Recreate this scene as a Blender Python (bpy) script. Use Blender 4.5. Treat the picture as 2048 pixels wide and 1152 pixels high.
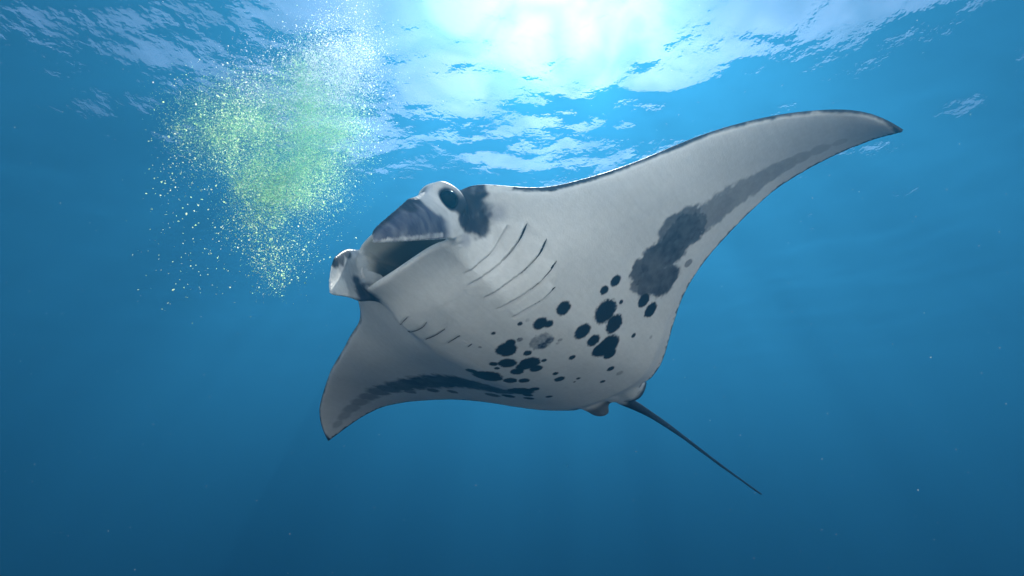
import bpy, bmesh, math, random
import numpy as np
from mathutils import Matrix, Vector

for o in list(bpy.data.objects):
    bpy.data.objects.remove(o)
SC = bpy.context.scene
COL = SC.collection

# ------------------------------------------------------------------ camera
SEA = 0.0            # mean sea level
CAM_Z = -5.0         # the diver's camera is five metres down
cam = bpy.data.cameras.new('camera')
cam.lens = 18.0
cam.sensor_width = 36.0
cam.clip_start = 0.05
cam.clip_end = 2000.0
camo = bpy.data.objects.new('camera', cam)
COL.objects.link(camo)
camo.location = (0, 0, CAM_Z)
camo.rotation_euler = (math.radians(90 + 25), 0, 0)
SC.camera = camo

# ------------------------------------------------------------------ sky, sun, exposure
SUN_ELEV = math.radians(57)
SUN_AZ = math.radians(8)           # to the right of straight ahead (+Y)
world = bpy.data.worlds.new('World')
SC.world = world
world.use_nodes = True
wn = world.node_tree
wn.nodes.clear()
wo = wn.nodes.new('ShaderNodeOutputWorld')
bg = wn.nodes.new('ShaderNodeBackground')
sky = wn.nodes.new('ShaderNodeTexSky')
sky.sky_type = 'NISHITA'
sky.sun_disc = False
sky.sun_elevation = SUN_ELEV
sky.sun_rotation = SUN_AZ
sky.air_density = 0.6
sky.dust_density = 0.8
bg.inputs['Strength'].default_value = 0.05
wn.links.new(sky.outputs[0], bg.inputs['Color'])
wn.links.new(bg.outputs[0], wo.inputs['Surface'])

sun = bpy.data.lights.new('sun', 'SUN')
sun.energy = 5.0
sun.angle = math.radians(0.5)
sun.color = (1.0, 0.96, 0.9)
suno = bpy.data.objects.new('sun', sun)
COL.objects.link(suno)
sd = Vector((math.sin(SUN_AZ) * math.cos(SUN_ELEV), math.cos(SUN_AZ) * math.cos(SUN_ELEV), math.sin(SUN_ELEV)))
suno.rotation_euler = (-sd).to_track_quat('-Z', 'Y').to_euler()
suno.location = sd * 40

vs = SC.view_settings
vs.view_transform = 'Standard'
vs.look = 'None'
vs.exposure = 2.2
vs.gamma = 1.0
vs.use_curve_mapping = False
cy = SC.cycles
cy.max_bounces = 14
cy.volume_bounces = 5
cy.diffuse_bounces = 8
cy.glossy_bounces = 3
cy.transparent_max_bounces = 12
cy.caustics_reflective = False
cy.caustics_refractive = False
cy.sample_clamp_indirect = 4.0
cy.use_denoising = True
try:
    cy.denoiser = 'OPENIMAGEDENOISE'
except Exception:
    pass

# ------------------------------------------------------------------ helpers
def tag(o, label=None, cat=None, group=None, kind=None):
    for k, v in (('label', label), ('category', cat), ('group', group), ('kind', kind)):
        if v:
            o[k] = v
    return o


def mesh_obj(name, verts, faces, mat=None, parent=None, smooth=True):
    me = bpy.data.meshes.new(name)
    verts = np.asarray(verts, dtype=np.float32)
    if isinstance(faces, np.ndarray):
        n, k = faces.shape
        me.vertices.add(len(verts))
        me.vertices.foreach_set('co', verts.ravel())
        me.loops.add(n * k)
        me.loops.foreach_set('vertex_index', faces.astype(np.int32).ravel())
        me.polygons.add(n)
        me.polygons.foreach_set('loop_start', np.arange(0, n * k, k, dtype=np.int32))
        me.update(calc_edges=True)
    else:
        me.from_pydata(verts.tolist(), [], faces)
        me.update()
    if smooth:
        me.polygons.foreach_set('use_smooth', np.ones(len(me.polygons), dtype=bool))
    if mat:
        me.materials.append(mat)
    o = bpy.data.objects.new(name, me)
    COL.objects.link(o)
    if parent:
        o.parent = parent
    return o


class NT:
    def __init__(self, name):
        self.m = bpy.data.materials.new(name)
        self.m.use_nodes = True
        self.t = self.m.node_tree
        self.t.nodes.clear()
        self.out = self.t.nodes.new('ShaderNodeOutputMaterial')

    def n(self, kind, **kw):
        nd = self.t.nodes.new('ShaderNode' + kind)
        for k, v in kw.items():
            if k in nd.inputs:
                nd.inputs[k].default_value = v
            else:
                setattr(nd, k, v)
        return nd

    def l(self, a, b):
        self.t.links.new(a, b)


def smooth01(x):
    x = np.clip(x, 0, 1)
    return x * x * (3 - 2 * x)


def spline(xs, ys, x):
    """natural cubic spline through (xs, ys), any extra dims of ys kept"""
    xs = np.asarray(xs, float)
    ys = np.asarray(ys, float)
    n = len(xs)
    h = np.diff(xs)
    A = np.zeros((n, n))
    A[0, 0] = A[-1, -1] = 1
    r = np.zeros_like(ys)
    for i in range(1, n - 1):
        A[i, i - 1], A[i, i], A[i, i + 1] = h[i - 1], 2 * (h[i - 1] + h[i]), h[i]
        r[i] = 6 * ((ys[i + 1] - ys[i]) / h[i] - (ys[i] - ys[i - 1]) / h[i - 1])
    M = np.linalg.solve(A, r)
    x = np.asarray(x, float)
    k = np.clip(np.searchsorted(xs, x) - 1, 0, n - 2)
    ex = (Ellipsis,) + (None,) * (ys.ndim - 1)
    a, b, H = xs[k][ex], xs[k + 1][ex], h[k][ex]
    xx = x[ex]
    return (M[k] * (b - xx) ** 3 + M[k + 1] * (xx - a) ** 3) / (6 * H) + \
        (ys[k] / H - M[k] * H / 6) * (b - xx) + (ys[k + 1] / H - M[k + 1] * H / 6) * (xx - a)


def vnoise(p, seed=0):
    """cheap smooth value noise on n x d points, in -1..1"""
    p = np.asarray(p, float)
    d = p.shape[1]
    i = np.floor(p).astype(np.int64)
    f = p - i
    f = f * f * (3 - 2 * f)
    out = np.zeros(len(p))
    for c in range(2 ** d):
        w = np.ones(len(p))
        h = np.full(len(p), seed * 7919 + 17, dtype=np.int64)
        for a in range(d):
            bit = (c >> a) & 1
            w = w * (f[:, a] if bit else 1 - f[:, a])
            h = (h * 73856093) ^ ((i[:, a] + bit) * (19349663, 83492791, 49979687)[a])
        h = (h ^ (h >> 13)) * 1274126177
        h = (h ^ (h >> 16)) & 0xFFFF
        out += w * (h / 32767.5 - 1.0)
    return out


def fnoise(p, octaves=3, seed=0):
    o, a, s = 0, 1.0, 0
    for k in range(octaves):
        o = o + a * vnoise(np.asarray(p) * 2 ** k, seed + k)
        s += a
        a *= 0.55
    return o / s


# ------------------------------------------------------------------ the sea: surface, bottom with added bank, water
def sea_material():
    N = NT('sea_surface')
    fr = N.n('Fresnel', IOR=1.333)
    tr = N.n('BsdfTransparent')
    gl = N.n('BsdfGlossy', Roughness=0.02)
    gl.inputs['Color'].default_value = (0.95, 0.97, 1, 1)
    mix = N.n('MixShader')
    tc = N.n('TexCoord')
    nz = N.n('TexNoise', Scale=5.0, Detail=3.0, Roughness=0.5)
    bp = N.n('Bump', Strength=0.5, Distance=0.045)
    N.l(tc.outputs['Object'], nz.inputs['Vector'])
    N.l(nz.outputs['Fac'], bp.inputs['Height'])
    N.l(bp.outputs[0], fr.inputs['Normal'])
    N.l(bp.outputs[0], gl.inputs['Normal'])
    # noise in the transparency colour stands in for ripples focusing daylight into shafts
    rz = N.n('TexNoise', Scale=1.1, Detail=2.5, Roughness=0.55, Distortion=0.6)
    rm = N.n('MapRange')
    rm.inputs['From Min'].default_value = 0.38
    rm.inputs['From Max'].default_value = 0.58
    rm.inputs['To Min'].default_value = 0.6
    rm.inputs['To Max'].default_value = 1.0
    N.l(tc.outputs['Object'], rz.inputs['Vector'])
    N.l(rz.outputs['Fac'], rm.inputs['Value'])
    N.l(rm.outputs[0], tr.inputs['Color'])
    N.l(fr.outputs[0], mix.inputs[0])
    N.l(tr.outputs[0], mix.inputs[1])
    N.l(gl.outputs[0], mix.inputs[2])
    N.l(mix.outputs[0], N.out.inputs['Surface'])
    return N.m


def build_sea():
    rng = np.random.default_rng(11)
    n = 560
    s = np.linspace(-1, 1, n)
    ax = np.sinh(s * 4.0) / np.sinh(4.0) * 78.0
    X, Y = np.meshgrid(ax, ax + 4.0 * (1 - (ax / 78.0) ** 2), indexing='ij')
    cell = np.gradient(ax)
    CX, CY = np.meshgrid(cell, cell, indexing='ij')
    cs = np.maximum(CX, CY)
    Z = np.zeros_like(X)
    wind = math.radians(70)
    for k in range(110):
        lam = 0.28 * (6.0 / 0.28) ** rng.random()
        th = wind + rng.normal() * 0.75
        kk = 2 * math.pi / lam
        amp = 0.0027 * lam ** 1.0 * WAVE
        ph = rng.random() * 6.283
        fade = np.clip((lam / cs - 3) / 4, 0, 1)
        a = kk * (X * math.cos(th) + Y * math.sin(th)) + ph
        Z += fade * amp * np.sin(a)
    v = np.stack([X, Y, Z + SEA], -1).reshape(-1, 3)
    idx = np.arange(n * n).reshape(n, n)
    f = np.stack([idx[:-1, :-1], idx[1:, :-1], idx[1:, 1:], idx[:-1, 1:]], -1).reshape(-1, 4)
    o = mesh_obj('sea_surface', v, f, sea_material())
    tag(o, 'rippling sea surface overhead seen from below', None, kind='structure')
    return float(Z.max())


WAVE = 1.0
sea_top = build_sea()

BOTTOM = -36.0         # the open water ahead drops away
BOUNCE_SHELF = CAM_Z - 0.5     # unseen sand ledge, added with its rising bank to bounce sunlight on the belly
WATER_SCATTER = (0.0, 0.0148, 0.0320)
WATER_ABSORB = (0.135, 0.115, 0.099)
WATER_G = 0.56
SILT_SCATTER = (0.0022, 0.0028, 0.0028)
SILT_ABSORB = (0.0005, 0.0005, 0.0005)
SILT_G = 0.9
BOUNCE_EDGE = -0.55
BOUNCE_TURN = math.radians(14)     # the added bank lies behind and a little to the right


def build_bounce_bank():
    n = 240
    q = np.linspace(-1, 1, n)
    ax = np.sinh(q * 2.6) / np.sinh(2.6) * 78
    X, Y = np.meshgrid(ax, ax + 0.5 * (1 - (ax / 78) ** 2), indexing='ij')
    P = np.stack([X.ravel(), Y.ravel()], -1)
    edge = BOUNCE_EDGE + 0.35 * fnoise(np.stack([X.ravel() / 5, 0 * X.ravel()], -1), 2, 4)
    across = np.maximum(Y.ravel() * math.cos(BOUNCE_TURN) - X.ravel() * math.sin(BOUNCE_TURN) - edge, Y.ravel() - 6.0)
    drop = smooth01(across / 5.0) ** 0.5
    bank = np.minimum(np.maximum(-across, 0) * 1.0, -1.3 - BOUNCE_SHELF)
    Z = BOUNCE_SHELF + (BOTTOM - BOUNCE_SHELF) * drop + bank + 0.16 * fnoise(P / 3.0, 3, 5) + 0.6 * drop * fnoise(P / 6.0, 3, 9)
    idx = np.arange(n * n).reshape(n, n)
    f = np.stack([idx[:-1, :-1], idx[1:, :-1], idx[1:, 1:], idx[:-1, 1:]], -1).reshape(-1, 4)
    N = NT('bounce_sand')
    b = N.n('BsdfPrincipled', Roughness=0.9)
    nz = N.n('TexNoise', Scale=0.7, Detail=6.0)
    rp = N.n('ValToRGB')
    rp.color_ramp.elements[0].color = (0.64, 0.63, 0.59, 1)
    rp.color_ramp.elements[1].color = (0.80, 0.79, 0.75, 1)
    tc = N.n('TexCoord')
    N.l(tc.outputs['Object'], nz.inputs['Vector'])
    N.l(nz.outputs['Fac'], rp.inputs[0])
    # sand ends at the lip; dark added wall below keeps upward bounce low
    sx = N.n('SeparateXYZ')
    N.l(tc.outputs['Object'], sx.inputs[0])
    mr = N.n('MapRange')
    mr.inputs['From Min'].default_value = BOUNCE_SHELF - 0.5
    mr.inputs['From Max'].default_value = BOUNCE_SHELF - 0.15
    N.l(sx.outputs['Z'], mr.inputs['Value'])
    mc = N.n('MixRGB')
    mc.inputs[1].default_value = (0.045, 0.05, 0.04, 1)
    N.l(mr.outputs[0], mc.inputs[0])
    N.l(rp.outputs[0], mc.inputs[2])
    N.l(mc.outputs[0], b.inputs['Base Color'])
    N.l(b.outputs[0], N.out.inputs['Surface'])
    o = mesh_obj('bounce_bank', np.stack([X.ravel(), Y.ravel(), Z], -1), f, N.m)
    tag(o, 'unseen pale sand bank added to bounce sunlight, falling away into deep water', None, kind='structure')


build_bounce_bank()


def build_water():
    x, y0, y1, z0, z1 = 80, -80, 84, BOTTOM - 1.5, SEA + sea_top + 0.03
    v = [(-x, y0, z0), (x, y0, z0), (x, y1, z0), (-x, y1, z0), (-x, y0, z1), (x, y0, z1), (x, y1, z1), (-x, y1, z1)]
    f = [(0, 3, 2, 1), (4, 5, 6, 7), (0, 1, 5, 4), (1, 2, 6, 5), (2, 3, 7, 6), (3, 0, 4, 7)]
    N = NT('sea_water')
    # clear blue water plus fine suspended matter that scatters forwards, both even throughout;
    # scattering and absorption per metre (red, green, blue)
    add = N.n('AddShader')
    for i, (sca, ab, g) in enumerate(((WATER_SCATTER, WATER_ABSORB, WATER_G), (SILT_SCATTER, SILT_ABSORB, SILT_G))):
        sca, ab = np.array(sca), np.array(ab)
        pv = N.n('VolumePrincipled')
        den = float((sca + ab).max()) * 1.3
        colr = sca / den
        ac = (1 - ab / den / (1 - colr)) ** 2
        pv.inputs['Color'].default_value = (*colr, 1)
        pv.inputs['Absorption Color'].default_value = (*ac, 1)
        pv.inputs['Density'].default_value = den
        pv.inputs['Anisotropy'].default_value = g
        N.l(pv.outputs[0], add.inputs[i])
    N.l(add.outputs[0], N.out.inputs['Volume'])
    o = mesh_obj('haze', v, f, N.m, smooth=False)
    tag(o, 'clear blue sea water filling the whole view', None, kind='stuff')


build_water()

# ------------------------------------------------------------------ manta ray
#   body frame: +X the ray's right wing, +Y forward, +Z back (dorsal)
U_ = [0.1, 0.1497, 0.1995, 0.2492, 0.299, 0.3487, 0.3985, 0.4482, 0.498, 0.5477, 0.5975, 0.6472, 0.697, 0.7467, 0.7965, 0.8462, 0.896, 0.9457, 1.0]
LEAD_L = [(-0.2, 0.85, 0.0), (-0.2995, 0.83, -0.005), (-0.3985, 0.795, -0.0089), (-0.4964, 0.707, -0.0111), (-0.5931, 0.6066, 0.0047), (-0.6886, 0.5349, 0.0312), (-0.7831, 0.4801, 0.054), (-0.8772, 0.4314, 0.0782), (-0.9714, 0.3856, 0.1069), (-1.0662, 0.3433, 0.1374), (-1.1621, 0.3004, 0.1667), (-1.2595, 0.2541, 0.1919), (-1.3582, 0.204, 0.2103), (-1.4576, 0.1519, 0.2205), (-1.5564, 0.0986, 0.219), (-1.6523, 0.0435, 0.2061), (-1.7421, -0.0184, 0.1887), (-1.8213, -0.1023, 0.1675), (-1.8895, -0.2205, 0.138)]
TRAIL_L = [(-0.2, -0.9966, 0.0116), (-0.2995, -0.9516, 0.0175), (-0.3985, -0.8859, 0.041), (-0.4964, -0.7875, 0.0728), (-0.5931, -0.6815, 0.1079), (-0.6886, -0.5911, 0.1432), (-0.7831, -0.5257, 0.1783), (-0.8772, -0.4823, 0.2146), (-0.9714, -0.4553, 0.2517), (-1.0662, -0.4385, 0.2876), (-1.1621, -0.4241, 0.3204), (-1.2595, -0.4079, 0.3473), (-1.3582, -0.3902, 0.3641), (-1.4576, -0.3742, 0.3663), (-1.5564, -0.3592, 0.3559), (-1.6523, -0.3406, 0.3331), (-1.7421, -0.3124, 0.2906), (-1.8213, -0.2728, 0.2277), (-1.8895, -0.2205, 0.138)]
LEAD_R = [(0.2, 0.85, 0.0), (0.2995, 0.82, 0.0028), (0.3987, 0.7727, 0.007), (0.4974, 0.6803, 0.0199), (0.5954, 0.5811, 0.0384), (0.6925, 0.5138, 0.0586), (0.7889, 0.4734, 0.0784), (0.8847, 0.4336, 0.098), (0.9803, 0.3887, 0.1189), (1.0761, 0.3475, 0.1416), (1.1723, 0.307, 0.1645), (1.2695, 0.2645, 0.1852), (1.3678, 0.2186, 0.2013), (1.4669, 0.169, 0.2103), (1.5663, 0.1175, 0.2102), (1.6647, 0.0636, 0.1989), (1.7598, -0.0002, 0.1755), (1.8482, -0.0897, 0.1456), (1.9319, -0.2172, 0.107)]
TRAIL_R = [(0.2, -1.01, 0.03), (0.2995, -0.9797, 0.0403), (0.3987, -0.9092, 0.0428), (0.4974, -0.8024, 0.0475), (0.5954, -0.6918, 0.0604), (0.6925, -0.5979, 0.0826), (0.7889, -0.5287, 0.1088), (0.8847, -0.483, 0.1365), (0.9803, -0.4552, 0.1653), (1.0761, -0.4374, 0.1951), (1.1723, -0.4224, 0.2242), (1.2695, -0.4056, 0.2507), (1.3678, -0.386, 0.2719), (1.4669, -0.3654, 0.2844), (1.5663, -0.3457, 0.2866), (1.6647, -0.3264, 0.2753), (1.7598, -0.3037, 0.2444), (1.8482, -0.2691, 0.1906), (1.9319, -0.2172, 0.107)]
_us = [-u for u in U_[::-1]] + [0.0] + U_
_lead = LEAD_L[::-1] + [(0, 0.86, 0.0)] + LEAD_R
_trail = TRAIL_L[::-1] + [(0, -1.01, 0.01)] + TRAIL_R


UPPER_LIP = 0.03
LOWER_LIP = -0.055


def body_solid():
    nu, nc, nf = 560, 170, 44
    q = np.linspace(-1, 1, nu)
    u = np.sign(q) * (1 - (1 - np.abs(q)) ** 1.15)        # a little denser at the tips
    L = spline(_us, _lead, u)
    T = spline(_us, _trail, u)
    mid = (L + T) / 2
    dx, dz = np.gradient(mid[:, 0]), np.gradient(mid[:, 2])
    ln = np.hypot(dx, dz)
    nrm = np.stack([-dz / ln, np.zeros(nu), dx / ln], -1)
    au = np.abs(u)
    x = mid[:, 0]
    c = 0.5 - 0.5 * np.cos(np.linspace(0, 1, nc) * math.pi)
    c = 0.6 * c + 0.4 * np.linspace(0, 1, nc)
    C, Uu = np.meshgrid(c, au, indexing='xy')             # nu x nc
    P = L[:, None] + (T - L)[:, None] * C[..., None]
    X, Y = P[..., 0], P[..., 1]
    g = smooth01((0.33 - np.abs(x)) / 0.11)[:, None]       # 1 where the mouth opens
    edge = (0.007 + 0.008 * (1 - au))[:, None]
    foil = 2.2 * np.sqrt(np.clip(C, 0, 1)) * (1 - C) ** 1.15
    wing = (0.012 + 0.085 * (1 - Uu) ** 1.3) * foil
    tipfall = np.clip((1 - Uu) / 0.06, 0, 1) ** 0.5
    B = 1 / (1 + (np.abs(X) / 0.43) ** 4)
    Bd = np.exp(-(np.abs(X) / 0.42) ** 2)
    yk = [-1.05, -0.9, -0.6, -0.3, 0.0, 0.3, 0.55, 0.75, 0.9]
    Tv = spline(yk, [0.035, 0.055, 0.095, 0.145, 0.185, 0.205, 0.205, 0.195, 0.185], Y)
    Td = spline(yk, [0.03, 0.06, 0.12, 0.175, 0.20, 0.19, 0.14, 0.09, 0.05], Y)
    tl = smooth01(C / 0.28)
    tt = smooth01((1 - C) / 0.10)
    front = g + (1 - g) * tl
    lipx = spline([-0.6, -0.42, -0.27, -0.2, 0.0, 0.2, 0.28, 0.42, 0.6], [0.02, 0.10, 0.235, 0.24, 0.24, 0.21, 0.165, 0.07, 0.02], np.clip(x, -0.6, 0.6))[:, None]
    near_lip = smooth01(1 - C / 0.14)
    hv_t = Tv * B * front * tt
    hv = edge + (wing * tipfall) + hv_t
    hv = hv * (1 - near_lip * g) + lipx * near_lip * g
    hd = edge + wing * tipfall * 0.8 + Td * Bd * front * tt
    upx = spline([-0.6, -0.3, 0.0, 0.3, 0.6], [0.02, 0.04, 0.02, 0.03, 0.02], np.clip(x, -0.6, 0.6))[:, None]
    hd = hd * (1 - near_lip * g) + upx * near_lip * g
    V = P - nrm[:, None] * hv[..., None]
    D = P + nrm[:, None] * hd[..., None]
    # the front contour: a rounded leading edge on the wings, an open mouth between the cephalic fins
    a, b = V[:, 0], D[:, 0]
    w = np.linspace(0, 1, nf + 2)[1:-1]
    shut = a[:, None] * (1 - w)[None, :, None] + b[:, None] * w[None, :, None]
    bulge = np.sin(math.pi * w)[None] * (0.5 * (hv[:, :1] + hd[:, :1]))
    shut[..., 1] += np.minimum(bulge, 0.05)
    # open version, laid out as (way forward, height between the lips 0..1) and sampled evenly
    JAW = 0.034
    gap = (hv[:, 0] + hd[:, 0])
    tk = np.clip(JAW / gap, 0, 0.3)
    open_ = np.zeros_like(shut)
    th = np.linspace(-math.pi / 2, math.pi / 2, 9)
    nl = 6
    nm = nf - 2 * nl
    ang = np.linspace(-math.pi / 2, math.pi / 2, nl + 1)[1:]
    back = np.linspace(-math.pi / 2, math.pi / 2, nm + 2)[1:-1]
    for i in range(nu):
        t = tk[i]
        ly, lz = [], []
        for q_ in ang:                                   # lower lip bead
            ly.append(LOWER_LIP + math.cos(q_) * JAW * 0.5)
            lz.append(t * 0.5 + t * 0.5 * math.sin(q_))
        for q_ in back:                                  # floor, throat and palate
            ly.append(-0.48 * math.cos(q_) ** 0.6)
            lz.append(0.5 + (0.5 - t) * math.copysign(abs(math.sin(q_)) ** 0.75, q_))
        for q_ in ang[::-1]:                             # upper lip bead
            ly.append(UPPER_LIP + math.cos(q_) * JAW * 0.5)
            lz.append(1 - t * 0.5 - t * 0.5 * math.sin(q_))
        lz = np.array(lz)[:, None]
        open_[i] = a[i] * (1 - lz) + b[i] * lz
        open_[i, :, 1] += ly
    gg = g[..., None]
    Fr = shut * (1 - gg) + open_ * gg
    V[..., 1] += LOWER_LIP * g * smooth01(1 - C / 0.2)
    D[..., 1] += UPPER_LIP * g * smooth01(1 - C / 0.16)
    # a lip bead
    ring = np.concatenate([V[:, ::-1], Fr, D], 1)          # trailing -> lip -> mouth -> upper lip -> trailing
    m = ring.shape[1]
    idx = np.arange(nu * m).reshape(nu, m)
    nx = np.roll(idx, -1, axis=1)
    f = np.stack([idx[:-1], nx[:-1], nx[1:], idx[1:]], -1).reshape(-1, 4)
    v = ring.reshape(-1, 3)
    # close the tips
    k = len(v)
    v = np.concatenate([v, ring[0].mean(0)[None], ring[-1].mean(0)[None]])
    f = f.tolist()
    for i in range(m):
        j = (i + 1) % m
        f.append([int(idx[0, j]), int(idx[0, i]), k])
        f.append([int(idx[-1, i]), int(idx[-1, j]), k + 1])
    return v, f


def sheet_solid(top, bot, thick, bulge, n=60, mrows=40, round_tip=True):
    """a thick curved paddle between two rails; bulge pushes its middle along a vector"""
    t = np.linspace(0, 1, n)
    A = spline(np.linspace(0, 1, len(top)), top, t)
    Bc = spline(np.linspace(0, 1, len(bot)), bot, t)
    s = np.linspace(0, 1, mrows)
    P = A[:, None] * (1 - s)[None, :, None] + Bc[:, None] * s[None, :, None]
    P = P + (np.sin(math.pi * s) ** 0.9)[None, :, None] * np.asarray(bulge, float)[None, None] * (1 - 0.3 * t)[:, None, None]
    du = np.gradient(P, axis=0)
    dv = np.gradient(P, axis=1)
    nr = np.cross(du, dv)
    nr /= np.linalg.norm(nr, axis=-1, keepdims=True) + 1e-9
    th = spline(np.linspace(0, 1, len(thick)), thick, t)[:, None] * np.clip(np.sin(math.pi * np.clip(s, 0.02, 0.98)), 0.0, 1)[None] ** 0.35
    if round_tip:
        th = th * np.clip((1 - t) / 0.10, 0.12, 1)[:, None] ** 0.5
    F1, F2 = P + nr * th[..., None], P - nr * th[..., None]
    ring = np.concatenate([F1, F2[:, ::-1]], 1)
    m = ring.shape[1]
    idx = np.arange(n * m).reshape(n, m)
    nx = np.roll(idx, -1, axis=1)
    f = np.stack([idx[:-1], nx[:-1], nx[1:], idx[1:]], -1).reshape(-1, 4).tolist()
    v = np.concatenate([ring.reshape(-1, 3), ring[0].mean(0)[None], ring[-1].mean(0)[None]])
    k = n * m
    for i in range(m):
        j = (i + 1) % m
        f.append([int(idx[0, j]), int(idx[0, i]), k])
        f.append([int(idx[-1, i]), int(idx[-1, j]), k + 1])
    return v, f


def tube_solid(pts, rad, n=120, m=20, flat=1.0):
    t = np.linspace(0, 1, n)
    P = spline(np.linspace(0, 1, len(pts)), pts, t)
    r = np.interp(t, np.linspace(0, 1, len(rad)), rad)
    d = np.gradient(P, axis=0)
    d /= np.linalg.norm(d, axis=1, keepdims=True)
    up = np.array([0, 0, 1.0])
    s = np.cross(d, up)
    s /= np.linalg.norm(s, axis=1, keepdims=True)
    w = np.cross(s, d)
    a = np.arange(m) / m * 2 * math.pi
    ring = P[:, None] + r[:, None, None] * (np.cos(a)[None, :, None] * s[:, None] + flat * np.sin(a)[None, :, None] * w[:, None])
    idx = np.arange(n * m).reshape(n, m)
    nx = np.roll(idx, -1, axis=1)
    f = np.stack([idx[:-1], nx[:-1], nx[1:], idx[1:]], -1).reshape(-1, 4).tolist()
    v = np.concatenate([ring.reshape(-1, 3), P[:1], P[-1:]])
    k = n * m
    for i in range(m):
        j = (i + 1) % m
        f.append([int(idx[0, j]), int(idx[0, i]), k])
        f.append([int(idx[-1, i]), int(idx[-1, j]), k + 1])
    return v, f


def ball_solid(c, r, n=28, m=40):
    th = np.linspace(0, math.pi, n)[1:-1]
    ph = np.arange(m) / m * 2 * math.pi
    ring = np.stack([np.sin(th)[:, None] * np.cos(ph), np.sin(th)[:, None] * np.sin(ph), np.cos(th)[:, None] * np.ones(m)], -1) * np.asarray(r) + np.asarray(c)
    n2 = n - 2
    idx = np.arange(n2 * m).reshape(n2, m)
    nx = np.roll(idx, -1, axis=1)
    f = np.stack([idx[:-1], idx[1:], nx[1:], nx[:-1]], -1).reshape(-1, 4).tolist()
    v = np.concatenate([ring.reshape(-1, 3), [np.asarray(c) + (0, 0, r[2])], [np.asarray(c) - (0, 0, r[2])]])
    k = n2 * m
    for i in range(m):
        j = (i + 1) % m
        f.append([int(idx[0, i]), int(idx[0, j]), k])
        f.append([int(idx[-1, j]), int(idx[-1, i]), k + 1])
    return v, f


FIN_L_TOP = [(-0.18, 0.74, -0.02), (-0.25, 0.88, -0.01), (-0.28, 0.985, -0.116), (-0.26, 1.064, -0.300), (-0.22, 1.098, -0.388), (-0.19, 1.110, -0.436)]
FIN_L_BOT = [(-0.20, 0.64, -0.17), (-0.27, 0.80, -0.255), (-0.278, 0.88, -0.325), (-0.268, 0.942, -0.377), (-0.24, 1.024, -0.439), (-0.19, 1.103, -0.480)]
FIN_R_TOP = [(0.20, 0.72, 0.02), (0.27, 0.86, 0.03), (0.265, 0.94, -0.03), (0.225, 1.00, -0.165)]
FIN_R_BOT = [(0.22, 0.60, -0.13), (0.295, 0.74, -0.19), (0.275, 0.848, -0.25), (0.225, 0.972, -0.350)]
TAIL = [(0.0, -0.66, -0.04), (0.0, -0.93, 0.0), (-0.008, -1.236, 0.066), (-0.06, -1.732, 0.069), (-0.14, -2.321, -0.01), (-0.26, -2.91, -0.135)]
TAIL_R = [0.05, 0.05, 0.040, 0.024, 0.014, 0.010, 0.008]
EYE_L = np.array([-0.325, 0.870, -0.105])
EYE_R = np.array([0.285, 0.822, -0.02])
VOX = 0.0055


def build_body():
    V, Fc = [], []
    base = 0
    solids = [body_solid(),
              sheet_solid(FIN_L_TOP, FIN_L_BOT, [0.04, 0.03, 0.02, 0.013, 0.010], (-0.02, 0.0, -0.0)),
              sheet_solid(FIN_R_TOP, FIN_R_BOT, [0.04, 0.03, 0.02, 0.013, 0.010], (0.02, 0.0, -0.0)),
              tube_solid(TAIL, TAIL_R),
              ball_solid((-0.268, 0.862, -0.108), (0.082, 0.12, 0.085)),
              ball_solid(EYE_R + (0.0, -0.03, 0.0), (0.05, 0.08, 0.06)),
              ball_solid((-0.245, 0.66, -0.10), (0.07, 0.20, 0.11)),
              ball_solid((0.26, 0.64, -0.07), (0.06, 0.20, 0.09)),
              sheet_solid([(-0.20, -0.84, 0.02), (-0.21, -1.02, 0.06), (-0.155, -1.21, 0.15)], [(-0.03, -0.84, 0.0), (-0.03, -1.06, 0.01), (-0.06, -1.19, 0.06)], [0.025, 0.02, 0.014], (0, 0, -0.035)),
              sheet_solid([(0.23, -0.84, 0.02), (0.235, -0.94, -0.0), (0.175, -1.02, -0.06)], [(0.03, -0.84, 0.0), (0.03, -0.98, -0.0), (0.07, -1.05, -0.055)], [0.025, 0.02, 0.014], (0, 0, -0.02)),
              ]
    for v, f in solids:
        V.append(v)
        Fc += [[i + base for i in q] for q in f]
        base += len(v)
    tmp = mesh_obj('body_source', np.concatenate(V), Fc)
    md = tmp.modifiers.new('r', 'REMESH')
    md.mode = 'VOXEL'
    md.voxel_size = VOX
    dg = bpy.context.evaluated_depsgraph_get()
    ev = tmp.evaluated_get(dg)
    me = bpy.data.meshes.new_from_object(ev, depsgraph=dg)
    bpy.data.objects.remove(tmp)
    me.name = 'body'
    return me


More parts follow.
